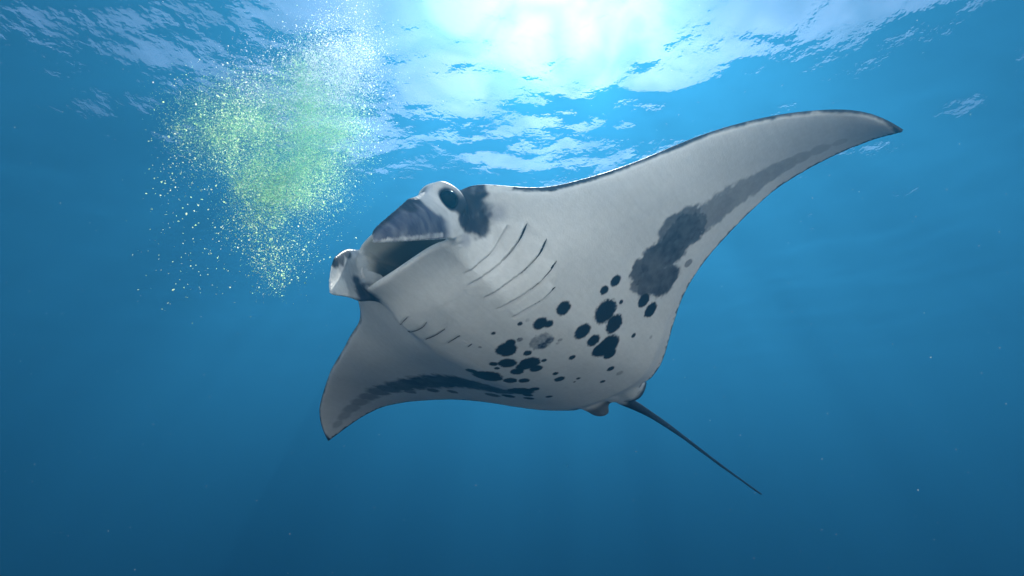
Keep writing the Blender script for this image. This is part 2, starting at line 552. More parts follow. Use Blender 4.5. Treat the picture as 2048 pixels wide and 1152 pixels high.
def relax(me, it, keep=None, lams=(0.55, -0.57)):
    """Laplacian smoothing in numpy"""
    nv = len(me.vertices)
    co = np.empty(nv * 3, np.float32)
    me.vertices.foreach_get('co', co)
    co = co.reshape(-1, 3).astype(np.float64)
    ed = np.empty(len(me.edges) * 2, np.int32)
    me.edges.foreach_get('vertices', ed)
    ed = ed.reshape(-1, 2)
    full = co
    sub = None
    if keep is not None:                                  # work on the touched patch only
        live = keep > 0
        near = live.copy()
        e = live[ed[:, 0]] | live[ed[:, 1]]
        near[ed[e].ravel()] = True
        sub = np.where(near)[0]
        mp = -np.ones(nv, np.int64)
        mp[sub] = np.arange(len(sub))
        ed = mp[ed[near[ed[:, 0]] & near[ed[:, 1]]]]
        co = co[sub]
        keep = np.where(live[sub], keep[sub], 0)
        nv = len(sub)
    deg = np.maximum(np.bincount(ed.ravel(), minlength=nv), 1)[:, None]
    for k in range(it):
        for lam in lams:
            s = np.zeros_like(co)
            for a in range(3):
                s[:, a] = np.bincount(ed[:, 0], co[ed[:, 1], a], nv) + np.bincount(ed[:, 1], co[ed[:, 0], a], nv)
            d = s / deg - co
            if keep is not None:
                d = d * keep[:, None]
            co = co + lam * d
    if sub is not None:
        full[sub] = co
        co = full
    me.vertices.foreach_set('co', co.astype(np.float32).ravel())
    me.update()
    return co


def normals(me):
    n = np.empty(len(me.vertices) * 3, np.float32)
    me.vertex_normals.foreach_get('vector', n)
    return n.reshape(-1, 3).astype(np.float64)


def skin_material():
    N = NT('manta_skin')
    at = N.n('Attribute')
    at.attribute_name = 'pigment'
    tc = N.n('TexCoord')
    nz = N.n('TexNoise', Scale=38.0, Detail=5.0, Roughness=0.6)
    n2 = N.n('TexNoise', Scale=5.0, Detail=4.0, Roughness=0.6)
    N.l(tc.outputs['Object'], nz.inputs['Vector'])
    N.l(tc.outputs['Object'], n2.inputs['Vector'])
    mr = N.n('MapRange')
    mr.inputs['To Min'].default_value = 0.88
    mr.inputs['To Max'].default_value = 1.08
    N.l(nz.outputs['Fac'], mr.inputs['Value'])
    m2 = N.n('MapRange')
    m2.inputs['To Min'].default_value = 0.90
    m2.inputs['To Max'].default_value = 1.06
    N.l(n2.outputs['Fac'], m2.inputs['Value'])
    mm = N.n('Math', operation='MULTIPLY')
    N.l(mr.outputs[0], mm.inputs[0])
    N.l(m2.outputs[0], mm.inputs[1])
    mp = N.n('Mapping')
    mp.inputs['Scale'].default_value = (70.0, 7.0, 70.0)
    N.l(tc.outputs['Object'], mp.inputs['Vector'])
    n4 = N.n('TexNoise', Scale=1.0, Detail=4.0, Roughness=0.65, Distortion=0.4)
    N.l(mp.outputs[0], n4.inputs['Vector'])
    m4 = N.n('MapRange')
    m4.inputs['From Min'].default_value = 0.3
    m4.inputs['From Max'].default_value = 0.7
    m4.inputs['To Min'].default_value = 0.945
    m4.inputs['To Max'].default_value = 1.03
    N.l(n4.outputs['Fac'], m4.inputs['Value'])
    mm0 = mm
    mm = N.n('Math', operation='MULTIPLY')
    N.l(mm0.outputs[0], mm.inputs[0])
    N.l(m4.outputs[0], mm.inputs[1])
    sc = N.n('VectorMath', operation='SCALE')
    N.l(at.outputs['Color'], sc.inputs[0])
    N.l(mm.outputs[0], sc.inputs['Scale'])
    b = N.n('BsdfPrincipled', Roughness=0.5)
    b.inputs['Specular IOR Level'].default_value = 0.25
    N.l(sc.outputs[0], b.inputs['Base Color'])
    bp = N.n('Bump', Strength=0.22, Distance=0.004)
    n3 = N.n('TexNoise', Scale=120.0, Detail=3.0)
    N.l(tc.outputs['Object'], n3.inputs['Vector'])
    N.l(n3.outputs['Fac'], bp.inputs['Height'])
    N.l(bp.outputs[0], b.inputs['Normal'])
    N.l(b.outputs[0], N.out.inputs['Surface'])
    return N.m


MANTA_R = [[-0.7842751393059526, -0.6186018236747854, -0.04737393387136499], [0.5713237171762194, -0.7498805423769228, 0.3335691567802818], [-0.2418712799324589, 0.2345441449068518, 0.9415345601899842]]
manta = bpy.data.objects.new('manta_ray', None)
COL.objects.link(manta)
manta.empty_display_size = 0.3
MANTA_SIZE = 0.6             # a young reef manta with a disc about 2.3 m across
manta.location = (0.0275, 1.5330, -4.4075)
manta.rotation_euler = Matrix(MANTA_R).to_euler()
manta.scale = (MANTA_SIZE,) * 3
tag(manta, 'large white-bellied manta ray with dark spots gliding with its mouth open', 'manta ray')

body_me = build_body()
CO = relax(body_me, 4)
# melt the joints where the cephalic fins and the eye ridges leave the head
_soft = np.zeros(len(CO))
for p_, r_ in (((-0.27, 0.78, 0.0), 0.06), ((-0.30, 0.99, -0.13), 0.05), ((-0.30, 0.97, -0.20), 0.06), ((-0.31, 0.90, -0.21), 0.06), ((-0.31, 0.82, -0.18), 0.06), ((-0.31, 0.79, -0.06), 0.06), ((-0.29, 0.75, -0.1), 0.08), ((-0.28, 0.75, -0.2), 0.07), ((-0.27, 0.70, -0.15), 0.09),
               ((0.28, 0.72, 0.0), 0.07), ((0.29, 0.70, -0.1), 0.08), ((0.27, 0.68, -0.17), 0.08),
               ((-0.14, -0.98, 0.02), 0.10), ((0.14, -0.95, 0.02), 0.10), ((0, -1.0, 0.02), 0.10)):
    _soft = np.maximum(_soft, smooth01(1.5 - np.linalg.norm(CO - p_, axis=1) / r_))
CO = relax(body_me, 140, _soft, (0.6,))
body = bpy.data.objects.new('body', body_me)
COL.objects.link(body)
body.parent = manta
body_me.materials.clear()
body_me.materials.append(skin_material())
body_me.polygons.foreach_set('use_smooth', np.ones(len(body_me.polygons), dtype=bool))
NO = normals(body_me)
print('BODY verts', len(CO))


# markings on the skin, in the body frame: x, y, z, radius (metres), strength
SPOTS = [(-0.352, 0.156, -0.216, 0.0374), (-0.237, 0.184, -0.259, 0.0353), (-0.259, 0.146, -0.25, 0.0217), (-0.574, 0.01, -0.072, 0.0296), (-0.515, 0.027, -0.107, 0.0245), (-0.449, -0.086, -0.128, 0.0654), (-0.43, -0.206, -0.121, 0.0531), (-0.322, -0.056, -0.204, 0.0442), (-0.317, -0.171, -0.188, 0.0365), (-0.331, -0.294, -0.158, 0.0698), (-0.297, -0.275, -0.175, 0.0504), (-0.302, -0.366, -0.154, 0.037), (-0.523, -0.129, -0.08, 0.0127), (-0.592, -0.268, -0.014, 0.0391), (-0.58, -0.376, 0.001, 0.0445), (-0.44, -0.412, -0.075, 0.015), (-0.231, -0.501, -0.142, 0.0218), (-0.127, -0.593, -0.133, 0.0163), (-0.18, -0.174, -0.223, 0.0181), (-0.179, 0.264, -0.278, 0.0119), (-0.057, 0.305, -0.292, 0.0106), (-0.02, 0.164, -0.285, 0.0501), (-0.067, 0.193, -0.285, 0.0247), (-0.069, 0.061, -0.272, 0.0204), (0.054, 0.063, -0.272, 0.0444), (-0.022, -0.023, -0.262, 0.0511), (0.021, -0.026, -0.262, 0.0369), (-0.008, -0.095, -0.251, 0.0328), (-0.012, 0.005, -0.267, 0.0262), (-0.08, -0.064, -0.253, 0.0142), (0.111, 0.102, -0.272, 0.0217), (0.129, 0.053, -0.264, 0.014), (0.078, -0.046, -0.255, 0.0347), (0.261, 0.096, -0.239, 0.0322), (0.238, 0.001, -0.234, 0.074), (0.247, 0.046, -0.238, 0.0369), (0.22, -0.043, -0.233, 0.0373), (0.175, -0.113, -0.231, 0.0361), (0.122, -0.166, -0.228, 0.0297), (0.254, -0.308, -0.17, 0.0749), (0.162, -0.319, -0.189, 0.0293), (0.264, -0.4, -0.145, 0.0303), (0.309, -0.473, -0.112, 0.0323), (0.188, -0.505, -0.138, 0.0208), (0.407, -0.401, -0.089, 0.0401), (-0.011, -0.311, -0.206, 0.0292), (-0.036, -0.233, -0.223, 0.0165), (-0.072, -0.411, -0.18, 0.0131), (-0.035, -0.429, -0.177, 0.0076)]
FAINT_SPOTS = [(-0.165, 0.077, -0.265, 0.0562, 0.55), (-0.195, 0.051, -0.256, 0.0222, 0.7), (-0.149, 0.047, -0.263, 0.0239, 0.8), (-0.111, 0.176, -0.281, 0.0142, 0.7), (-0.214, 0.253, -0.27, 0.0095, 0.3), (-0.227, 0.006, -0.243, 0.0121, 0.45), (-0.204, -0.004, -0.247, 0.009, 0.35), (-0.235, -0.61, -0.117, 0.0214, 0.4), (-0.484, -0.558, -0.02, 0.0118, 0.35), (0.057, 0.267, -0.29, 0.0089, 0.5)]
WING_BAR_L = [(-0.682, -0.085, 0.005, 0.0738, 0.8), (-0.636, -0.137, -0.012, 0.0552, 0.75), (-0.673, -0.2, 0.022, 0.0938, 0.85), (-0.723, -0.296, 0.07, 0.0965, 0.85), (-0.757, -0.117, 0.05, 0.1038, 0.85), (-0.832, -0.141, 0.09, 0.1215, 0.85), (-0.912, -0.115, 0.119, 0.1282, 0.85), (-0.963, -0.16, 0.152, 0.0966, 0.8), (-0.904, -0.021, 0.095, 0.0795, 0.75), (-0.97, -0.053, 0.128, 0.0819, 0.75), (-1.027, -0.15, 0.176, 0.1042, 0.58), (-1.098, -0.16, 0.206, 0.1019, 0.58), (-1.167, -0.175, 0.234, 0.0959, 0.55), (-1.233, -0.192, 0.26, 0.0897, 0.52), (-1.312, -0.208, 0.284, 0.0827, 0.5), (-1.389, -0.217, 0.298, 0.0702, 0.45), (-1.462, -0.219, 0.301, 0.057, 0.4), (-1.531, -0.216, 0.296, 0.048, 0.33), (-1.616, -0.218, 0.283, 0.0396, 0.27), (-1.694, -0.22, 0.261, 0.0275, 0.2), (-0.855, -0.35, 0.151, 0.0267, 0.6)]
WING_BAR_R = [(0.386, -0.275, -0.121, 0.077, 0.95), (0.42, -0.221, -0.115, 0.0948, 0.95), (0.466, -0.164, -0.102, 0.1118, 0.95), (0.525, -0.122, -0.079, 0.1197, 0.95), (0.608, -0.103, -0.044, 0.1142, 0.95), (0.715, -0.105, 0.002, 0.1133, 0.95), (0.824, -0.104, 0.045, 0.1072, 0.9), (0.936, -0.101, 0.083, 0.0988, 0.85), (1.056, -0.102, 0.122, 0.0945, 0.8), (1.177, -0.11, 0.161, 0.087, 0.75), (1.297, -0.119, 0.195, 0.0787, 0.65), (1.42, -0.137, 0.221, 0.0691, 0.55), (1.533, -0.15, 0.231, 0.062, 0.45), (1.637, -0.161, 0.226, 0.0562, 0.4), (1.727, -0.171, 0.207, 0.046, 0.35), (1.803, -0.181, 0.176, 0.0348, 0.3), (0.353, -0.298, -0.131, 0.0555, 0.9), (0.77, -0.294, 0.048, 0.0358, 0.8), (0.506, -0.371, -0.054, 0.0442, 0.8), (0.892, -0.239, 0.086, 0.0408, 0.85), (1.077, -0.207, 0.144, 0.0414, 0.7)]
FIN_GREY = [(-0.315, 0.925, -0.285, 0.012), (-0.31, 0.965, -0.272, 0.012), (-0.30, 0.99, -0.255, 0.012), (-0.269, 1.06, -0.378, 0.0396), (-0.225, 1.098, -0.444, 0.0245), (-0.298, 0.998, -0.341, 0.0544), (-0.305, 0.934, -0.313, 0.0405), (-0.279, 0.997, -0.394, 0.0211), (-0.241, 1.069, -0.444, 0.021), (-0.3, 0.903, -0.314, 0.0198)]
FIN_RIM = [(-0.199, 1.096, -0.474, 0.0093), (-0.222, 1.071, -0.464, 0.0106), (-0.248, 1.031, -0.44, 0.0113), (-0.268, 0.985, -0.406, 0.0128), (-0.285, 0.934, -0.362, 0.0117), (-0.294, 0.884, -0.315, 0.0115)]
HEAD_DARK = [(-0.323, 0.752, -0.094, 0.066), (-0.319, 0.707, -0.114, 0.038), (-0.334, 0.796, -0.059, 0.042), (-0.336, 0.83, -0.008, 0.032), (-0.389, 0.812, -0.014, 0.026), (-0.398, 0.786, -0.035, 0.024), (-0.426, 0.786, -0.010, 0.018), (-0.284, 1.027, -0.226, 0.038), (-0.282, 1.048, -0.292, 0.03), (-0.336, 0.841, -0.14, 0.02), (-0.327, 0.801, -0.14, 0.032), (-0.314, 0.80, -0.165, 0.022), (-0.332, 0.784, -0.068, 0.033), (-0.308, 0.765, -0.148, 0.027)]
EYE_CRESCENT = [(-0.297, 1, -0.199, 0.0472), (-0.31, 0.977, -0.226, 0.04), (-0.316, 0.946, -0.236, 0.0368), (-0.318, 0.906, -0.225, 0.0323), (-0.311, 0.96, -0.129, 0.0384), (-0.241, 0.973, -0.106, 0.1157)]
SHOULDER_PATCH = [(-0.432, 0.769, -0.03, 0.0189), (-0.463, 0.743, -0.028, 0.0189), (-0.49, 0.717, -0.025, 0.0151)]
CHEEK_SMUDGE = [(-0.406, 0.685, -0.074, 0.022), (-0.276, 0.743, -0.202, 0.017)]
FAR_TIP_DARK = [(0.242, 0.974, -0.104, 0.0339), (0.23, 0.996, -0.162, 0.0251), (0.26, 0.942, -0.042, 0.0256)]
FAR_TIP_WHITE = [(0.241, 0.956, -0.249, 0.0439), (0.243, 0.927, -0.284, 0.0358)]
FAR_FIN_DARK = [(0.286, 0.806, -0.167, 0.0368), (0.295, 0.757, -0.188, 0.0672), (0.283, 0.843, -0.134, 0.0279), (0.424, 0.64, -0.059, 0.0279)]
GILLS_L = [[(-0.47, 0.582, -0.09), (-0.427, 0.563, -0.118), (-0.383, 0.551, -0.144), (-0.329, 0.546, -0.17), (-0.278, 0.558, -0.211), (-0.225, 0.586, -0.258), (-0.154, 0.596, -0.271)], [(-0.493, 0.479, -0.115), (-0.433, 0.456, -0.157), (-0.387, 0.456, -0.183), (-0.334, 0.459, -0.208), (-0.276, 0.474, -0.238), (-0.221, 0.491, -0.269), (-0.157, 0.502, -0.281)], [(-0.469, 0.38, -0.154), (-0.426, 0.369, -0.181), (-0.388, 0.369, -0.205), (-0.336, 0.375, -0.23), (-0.275, 0.386, -0.254), (-0.21, 0.404, -0.274), (-0.157, 0.414, -0.284)], [(-0.396, 0.292, -0.201), (-0.36, 0.291, -0.22), (-0.329, 0.291, -0.235), (-0.288, 0.302, -0.25), (-0.247, 0.314, -0.264), (-0.174, 0.324, -0.281)], [(-0.411, 0.63, -0.095), (-0.364, 0.613, -0.12), (-0.306, 0.606, -0.16), (-0.252, 0.63, -0.224), (-0.176, 0.646, -0.254)]]
GILLS_R = [[(0.169, 0.624, -0.262), (0.213, 0.611, -0.257), (0.345, 0.528, -0.147)], [(0.118, 0.559, -0.281), (0.177, 0.539, -0.276), (0.238, 0.538, -0.262), (0.368, 0.489, -0.153)], [(0.085, 0.479, -0.289), (0.152, 0.468, -0.284), (0.221, 0.465, -0.271), (0.287, 0.449, -0.232)], [(0.066, 0.402, -0.293), (0.128, 0.395, -0.288), (0.193, 0.388, -0.278)], [(0.067, 0.319, -0.292), (0.114, 0.308, -0.287)]]
GILL_RIM = [(-0.422, 0.636, -0.089), (-0.456, 0.605, -0.088), (-0.475, 0.562, -0.095), (-0.488, 0.503, -0.11), (-0.487, 0.439, -0.13), (-0.47, 0.382, -0.153), (-0.438, 0.333, -0.176), (-0.389, 0.29, -0.205), (-0.354, 0.274, -0.223)]


def seg_dist(P, poly):
    """distance to a polyline, position along it (0..1) and signed forward side"""
    poly = np.asarray(poly, float)
    best = np.full(len(P), 1e9)
    along = np.zeros(len(P))
    side = np.zeros(len(P))
    L = np.concatenate([[0], np.cumsum(np.linalg.norm(np.diff(poly, axis=0), axis=1))])
    for i in range(len(poly) - 1):
        a, b = poly[i], poly[i + 1]
        d = b - a
        t = np.clip(((P - a) @ d) / (d @ d), 0, 1)
        q = P - (a + t[:, None] * d)
        r = np.linalg.norm(q, axis=1)
        m = r < best
        best[m] = r[m]
        along[m] = ((L[i] + t * np.linalg.norm(d)) / L[-1])[m]
        side[m] = q[m, 1]
    return best, along, side


def edge_dist(poly, sg):
    """distance to a wing edge for the vertices of that wing only (far away elsewhere)"""
    d = np.full(len(CO), 9.0)
    t = np.zeros(len(CO))
    k = np.where((sg * CO[:, 0] > 0.15))[0]
    # coarse cull: keep vertices within 12 cm of the edge in plan
    px, py = sg * poly[:, 0], poly[:, 1]
    o = np.argsort(px)
    ey = np.interp(sg * CO[k, 0], px[o], py[o])
    k = k[np.abs(CO[k, 1] - ey) < 0.16]
    d[k], t[k], _ = seg_dist(CO[k], poly)
    return d, t


def near_dist(poly):
    d = np.full(len(CO), 9.0)
    t = np.zeros(len(CO))
    k = np.where((CO > poly.min(0) - 0.1).all(1) & (CO < poly.max(0) + 0.1).all(1))[0]
    d[k], t[k], _ = seg_dist(CO[k], poly)
    return d, t


def dense(poly, n=60):
    poly = np.asarray(poly, float)
    L = np.concatenate([[0], np.cumsum(np.linalg.norm(np.diff(poly, axis=0), axis=1))])
    return spline(L / L[-1], poly, np.linspace(0, 1, n))


EYE_POS = np.array([-0.320, 0.893, -0.134])
EYE_POS_R = np.array([0.300, 0.815, -0.03])


def sculpt():
    """gill plates, eyelid ridge and slack skin, pushed along the normals"""
    global CO, NO
    off = np.zeros(len(CO))
    sel = np.where((np.abs(CO[:, 0]) < 0.6) & (CO[:, 1] > 0.1) & (CO[:, 1] < 0.8) & (NO[:, 2] < 0.1))[0]
    P = CO[sel]
    o = np.zeros(len(sel))
    for side, lines in ((-1, GILLS_L), (1, GILLS_R)):
        for poly in lines:
            d, t, sg = seg_dist(P, dense(poly, 24))
            tap = smooth01(np.minimum(t, 1 - t) / 0.12) * (0.45 + 0.55 * (1 - t))
            ant = sg > 0
            tap = tap * (1.0 if side < 0 else 0.2)
            o += np.where(ant, 0.012 * np.exp(-d / 0.045), -0.009 * np.exp(-(d / 0.018) ** 2)) * tap
    d, t, sg = seg_dist(P, dense(GILL_RIM, 24))
    o += 0.003 * np.exp(-(d / 0.020) ** 2) * smooth01(np.minimum(t, 1 - t) / 0.2)
    off[sel] += o
    for c, up in ((EYE_POS, 1), (EYE_POS_R, 1)):
        q = CO - c
        d = np.linalg.norm(q, axis=1)
        ring = np.exp(-((d - 0.070) / 0.014) ** 2)
        off += 0.012 * ring * smooth01((q[:, 2] + 0.05) / 0.08)
        off -= 0.014 * np.exp(-(d / 0.042) ** 4)
    # wrinkles at the corner of the mouth and soft folds over the belly
    wr = np.exp(-(np.linalg.norm(CO - (-0.285, 0.77, -0.25), axis=1) / 0.055) ** 2)
    off += 0.0016 * wr * np.sin((CO[:, 1] * 0.8 + CO[:, 2] * 0.6) * 330 + 3 * fnoise(CO * 15, 2, 6))
    belly = (NO[:, 2] < -0.2)
    off += belly * 0.0035 * fnoise(CO * (7, 4, 7), 2, 21)
    CO = CO + NO * off[:, None]
    body_me.vertices.foreach_set('co', CO.astype(np.float32).ravel())
    body_me.update()
    NO = normals(body_me)


sculpt()


def blob(c, r, edge=0.18, rough=0.2, freq=70.0, seed=0):
    d = np.linalg.norm(CO - np.asarray(c), axis=1)
    m = np.zeros(len(CO))
    k = np.where(d < r * 1.8)[0]
    if len(k):
        e = d[k] / r + rough * fnoise(CO[k] * freq, 2, seed)
        m[k] = smooth01((1.0 + edge / 2 - e) / edge)
    return m


def paint():
    n = len(CO)
    white = np.array([0.82, 0.80, 0.785])
    dark = np.array([0.020, 0.022, 0.030])
    ink = np.array([0.012, 0.014, 0.022])
    x, y, z = CO.T
    c = np.tile(white, (n, 1))

    def over(mask, colour):
        nonlocal c
        c = c * (1 - mask[:, None]) + np.asarray(colour) * mask[:, None]

    # faint large tonal drift of the belly skin
    drift = fnoise(CO * 3.0, 3, 31)
    c *= (1 + 0.05 * drift)[:, None]
    # wing bars, paired one each side
    for L in (WING_BAR_L, WING_BAR_R):
        m = np.zeros(n)
        for i, (a, b, e, r, k) in enumerate(L):
            m = np.maximum(m, min(1, k * 1.12) * blob((a, b, e), r * 1.04, 0.32 if a < 0 else 0.55, 0.22, 46.0, 50))
        m *= 0.95 + 0.07 * fnoise(CO * 40, 3, 8) + 0.08 * fnoise(CO * 12, 2, 9)
        over(np.clip(m, 0, 1) * (NO[:, 2] < 0.35), (0.022, 0.024, 0.040))
    for i, (a, b, e, r) in enumerate(SPOTS):
        over(blob((a, b, e), r * 1.05, 0.24 + 0.0018 / r, 0.15, 95.0, i) * (NO[:, 2] < 0.35), ink)
    for i, (a, b, e, r, k) in enumerate(FAINT_SPOTS):
        over(min(1, k * 1.25) * blob((a, b, e), r, 0.4, 0.3, 85.0, 90 + i) * (0.8 + 0.4 * fnoise(CO * 90, 2, 12)).clip(0, 1), (0.022, 0.030, 0.060))
    # grey cast of the wing edges on the underside
    tip = smooth01((np.abs(x) - 1.0) / 0.9)
    over(0.22 * tip, (0.30, 0.30, 0.34))
    # dark back, wrapping a little round every edge
    head = smooth01((0.37 - np.abs(x)) / 0.05) * smooth01((y - 0.52) / 0.1)
    nz = NO[:, 2] + 0.16 * fnoise(CO * 45, 2, 3) + 0.10 * fnoise(CO * 9, 2, 4)
    lead_in = smooth01((y - 0.1) / 0.3)
    d_wing = smooth01((nz + 0.30 + 0.22 * lead_in * (np.abs(x) < 0.9)) / 0.22)
    d_head = smooth01((nz - 0.25) / 0.2) * smooth01((z + 0.03) / 0.04)
    over(d_wing * (1 - head) + d_head * head, dark)
    # dark leading margin of both wings
    for L, sg in ((LEAD_L, -1), (LEAD_R, 1)):
        ld, lt = edge_dist(dense(L[3:], 60), sg)
        w = (0.016 if sg < 0 else 0.009) - 0.008 * lt * (sg < 0) + 0.012 * smooth01((lt - 0.93) / 0.07) + 0.003 * fnoise(CO * 25, 2, 33) + 0.0015 * fnoise(CO * 90, 2, 34)
        over(smooth01((w - ld) / 0.010 + 0.5), (0.024, 0.026, 0.036))
    # dark beaded hem along the trailing edges
    for L, sg in ((TRAIL_L, -1), (TRAIL_R, 1)):
        ld, lt = edge_dist(dense(L, 90), sg)
        w = 0.019 + 0.012 * fnoise(CO * 65, 2, 35)
        over(0.9 * smooth01((w - ld) / 0.007 + 0.5), (0.03, 0.033, 0.045))
    # pelvic fins and tail
    tl = smooth01((-1.06 - y) / 0.10)
    over(tl, (0.022, 0.028, 0.04))
    over(0.85 * smooth01((-1.05 - y + 0.05 * fnoise(CO * 20, 2, 4)) / 0.08) * (x < -0.03), (0.03, 0.04, 0.06))
    over(0.9 * smooth01((-0.925 - y) / 0.05) * smooth01((0.03 - z) / 0.03) * (x > 0.03), (0.02, 0.03, 0.045))
    # head
    streak = fnoise(np.stack([x * 20, y * 14 + z * 16, (z - y) * 45], -1), 3, 40)
    m = np.zeros(n)
    for a, b, e, r in FIN_GREY:
        m = np.maximum(m, smooth01(1.35 - np.linalg.norm(CO - (a, b, e), axis=1) / (r + 0.05)))
    outer = smooth01((-NO[:, 0] + 0.1) / 0.3)
    over(np.clip(m * (0.95 + 0.10 * streak), 0, 1) * outer, (0.050, 0.062, 0.115))
    for a, b, e, r in HEAD_DARK:
        over(np.clip(blob((a, b, e), r * 1.25, 0.7, 0.25, 40, 60) * (0.92 + 0.2 * streak), 0, 1), (0.018, 0.018, 0.032))
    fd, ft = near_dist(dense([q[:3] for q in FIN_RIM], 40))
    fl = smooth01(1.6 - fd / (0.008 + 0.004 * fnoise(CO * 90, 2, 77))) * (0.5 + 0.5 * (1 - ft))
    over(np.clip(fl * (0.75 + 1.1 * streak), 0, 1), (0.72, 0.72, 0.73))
    # dark upper margin of the near fin
    tp, tt = near_dist(dense(FIN_L_TOP[2:], 30))
    over(np.clip(smooth01(1.6 - tp / 0.022) * (0.9 + 0.5 * streak), 0, 1) * (x < 0), (0.02, 0.022, 0.035))
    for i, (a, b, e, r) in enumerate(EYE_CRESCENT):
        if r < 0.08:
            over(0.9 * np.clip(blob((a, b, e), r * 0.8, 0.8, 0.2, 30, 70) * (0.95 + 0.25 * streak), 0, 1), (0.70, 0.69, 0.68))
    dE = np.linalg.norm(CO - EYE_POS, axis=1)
    lit_lid = np.exp(-((dE - 0.080) / 0.016) ** 2) * smooth01((z - EYE_POS[2] - 0.0) / 0.03)  # sunlit brow rim painted pale into the lid skin
    over(np.clip(lit_lid, 0, 1) * (x < 0), (0.74, 0.73, 0.72))
    over(smooth01((0.060 - dE) / 0.016) * (x < 0), (0.008, 0.008, 0.012))
    for a, b, e, r in ((-0.336, 0.838, -0.14, 0.026), (-0.334, 0.82, -0.10, 0.034), (-0.335, 0.80, -0.06, 0.03)):
        over(blob((a, b, e), r * 1.2, 0.8, 0.2, 40, 66), (0.014, 0.014, 0.024))
    for a, b, e, r in CHEEK_SMUDGE:
        over(0.45 * blob((a, b, e), r * 1.6, 1.2, 0.3, 30, 61), (0.22, 0.22, 0.30))
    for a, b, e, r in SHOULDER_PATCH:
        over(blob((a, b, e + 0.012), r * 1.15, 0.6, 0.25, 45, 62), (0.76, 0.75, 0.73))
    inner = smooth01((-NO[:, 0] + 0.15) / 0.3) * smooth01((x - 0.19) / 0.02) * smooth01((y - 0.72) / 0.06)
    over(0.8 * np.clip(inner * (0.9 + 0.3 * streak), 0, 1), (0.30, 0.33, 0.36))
    for a, b, e, r in FAR_FIN_DARK[:3]:
        over(np.clip(blob((a, b, e), r * 0.95, 1.0, 0.3, 30, 63), 0, 1), (0.025, 0.03, 0.05))
    for a, b, e, r in FAR_TIP_WHITE:
        over(blob((a, b, e), r * 1.6, 0.6, 0.3, 40, 64), (0.85, 0.85, 0.83))  # white fin tip, enlarged and brightened to paint in its backlit edge
    for a, b, e, r in FAR_TIP_DARK:
        over(blob((a, b, e), r * 1.5, 0.4, 0.25, 30, 65), (0.014, 0.015, 0.022))
    # lining of the mouth
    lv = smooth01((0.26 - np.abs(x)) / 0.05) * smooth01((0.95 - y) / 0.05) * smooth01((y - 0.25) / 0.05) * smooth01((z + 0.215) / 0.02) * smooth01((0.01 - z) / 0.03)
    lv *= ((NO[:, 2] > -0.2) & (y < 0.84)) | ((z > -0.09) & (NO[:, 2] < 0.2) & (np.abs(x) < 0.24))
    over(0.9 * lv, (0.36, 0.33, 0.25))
    over(0.95 * lv * smooth01((0.845 - y) / 0.07), (0.020, 0.030, 0.032))  # cavity shade painted into the lining colour, darker with depth
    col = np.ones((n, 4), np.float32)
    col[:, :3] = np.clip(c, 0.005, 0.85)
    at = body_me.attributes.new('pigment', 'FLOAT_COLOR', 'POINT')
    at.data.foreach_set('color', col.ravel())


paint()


def simple_mat(name, colour, rough, spec=0.5):
    N = NT(name)
    b = N.n('BsdfPrincipled', Roughness=rough)
    b.inputs['Specular IOR Level'].default_value = spec
    nz = N.n('TexNoise', Scale=60.0, Detail=3.0)
    tc = N.n('TexCoord')
    N.l(tc.outputs['Object'], nz.inputs['Vector'])
    rp = N.n('ValToRGB')
    rp.color_ramp.elements[0].color = (*[v * 0.7 for v in colour], 1)
    rp.color_ramp.elements[1].color = (*[min(1, v * 1.3) for v in colour], 1)
    N.l(nz.outputs['Fac'], rp.inputs[0])
    N.l(rp.outputs[0], b.inputs['Base Color'])
    N.l(b.outputs[0], N.out.inputs['Surface'])
    return N.m


def build_eyes():
    m = simple_mat('eye_black', (0.002, 0.002, 0.003), 0.08, 0.04)
    for c, sgn in ((EYE_POS, -1), (EYE_POS_R, 1)):
        v, f = ball_solid((0, 0, 0), (0.038, 0.041, 0.038), 24, 36)
        o = mesh_obj('eye', v, f, m, manta)
        o.location = c + np.array([sgn * 0.002, 0, 0])
        o['label'] = 'glossy black eye'


build_eyes()


def build_gills():
    m = simple_mat('gill_slit_dark', (0.03, 0.034, 0.042), 0.8, 0.1)
    for lines, near in ((GILLS_L[:4], True), (GILLS_R, False)):
        for poly in lines:
            n = 40
            P = dense(poly, 2 * n)[:(n if near else int(1.3 * n))]
            n = len(P)
            Q, Nn = [], []
            cand = np.where((np.abs(CO - P.mean(0)) < 0.35).all(1))[0]
            CC = CO[cand]
            for p in P:
                p = p - np.array([0, 0.006, 0])
                k = int(cand[np.argmin(((CC - p) ** 2).sum(1))])
                nn = NO[k]
                Q.append(p + nn * ((CO[k] - p) @ nn + 0.003))
                Nn.append(nn)
            Q, Nn = np.array(Q), np.array(Nn)
            for _ in range(3):
                Q[1:-1] = (Q[:-2] + 2 * Q[1:-1] + Q[2:]) / 4
            t = np.linspace(0, 1, n)
            T = np.gradient(Q, axis=0)
            S = np.cross(T, Nn)
            S /= np.linalg.norm(S, axis=1, keepdims=True)
            w = 0.0007 + 0.0036 * np.exp(-((t - 0.22) / 0.2) ** 2)
            w *= np.clip(np.minimum(t / 0.06, (1 - t) / 0.5), 0.12, 1)
            if not near:
                w *= 0.3
            V = np.concatenate([Q + S * w[:, None], Q - S * w[:, None], Q + Nn * 0.0015, Q - Nn * 0.004])
            i = np.arange(n - 1)
            A, B, Cc, Dd = i, n + i, 2 * n + i, 3 * n + i
            F = []
            for a, b in ((A, Cc), (Cc, B), (B, Dd), (Dd, A)):
                F.append(np.stack([a, a + 1, b + 1, b], -1))
            mesh_obj('gill_slit', V, np.concatenate(F), m, manta)


build_gills()

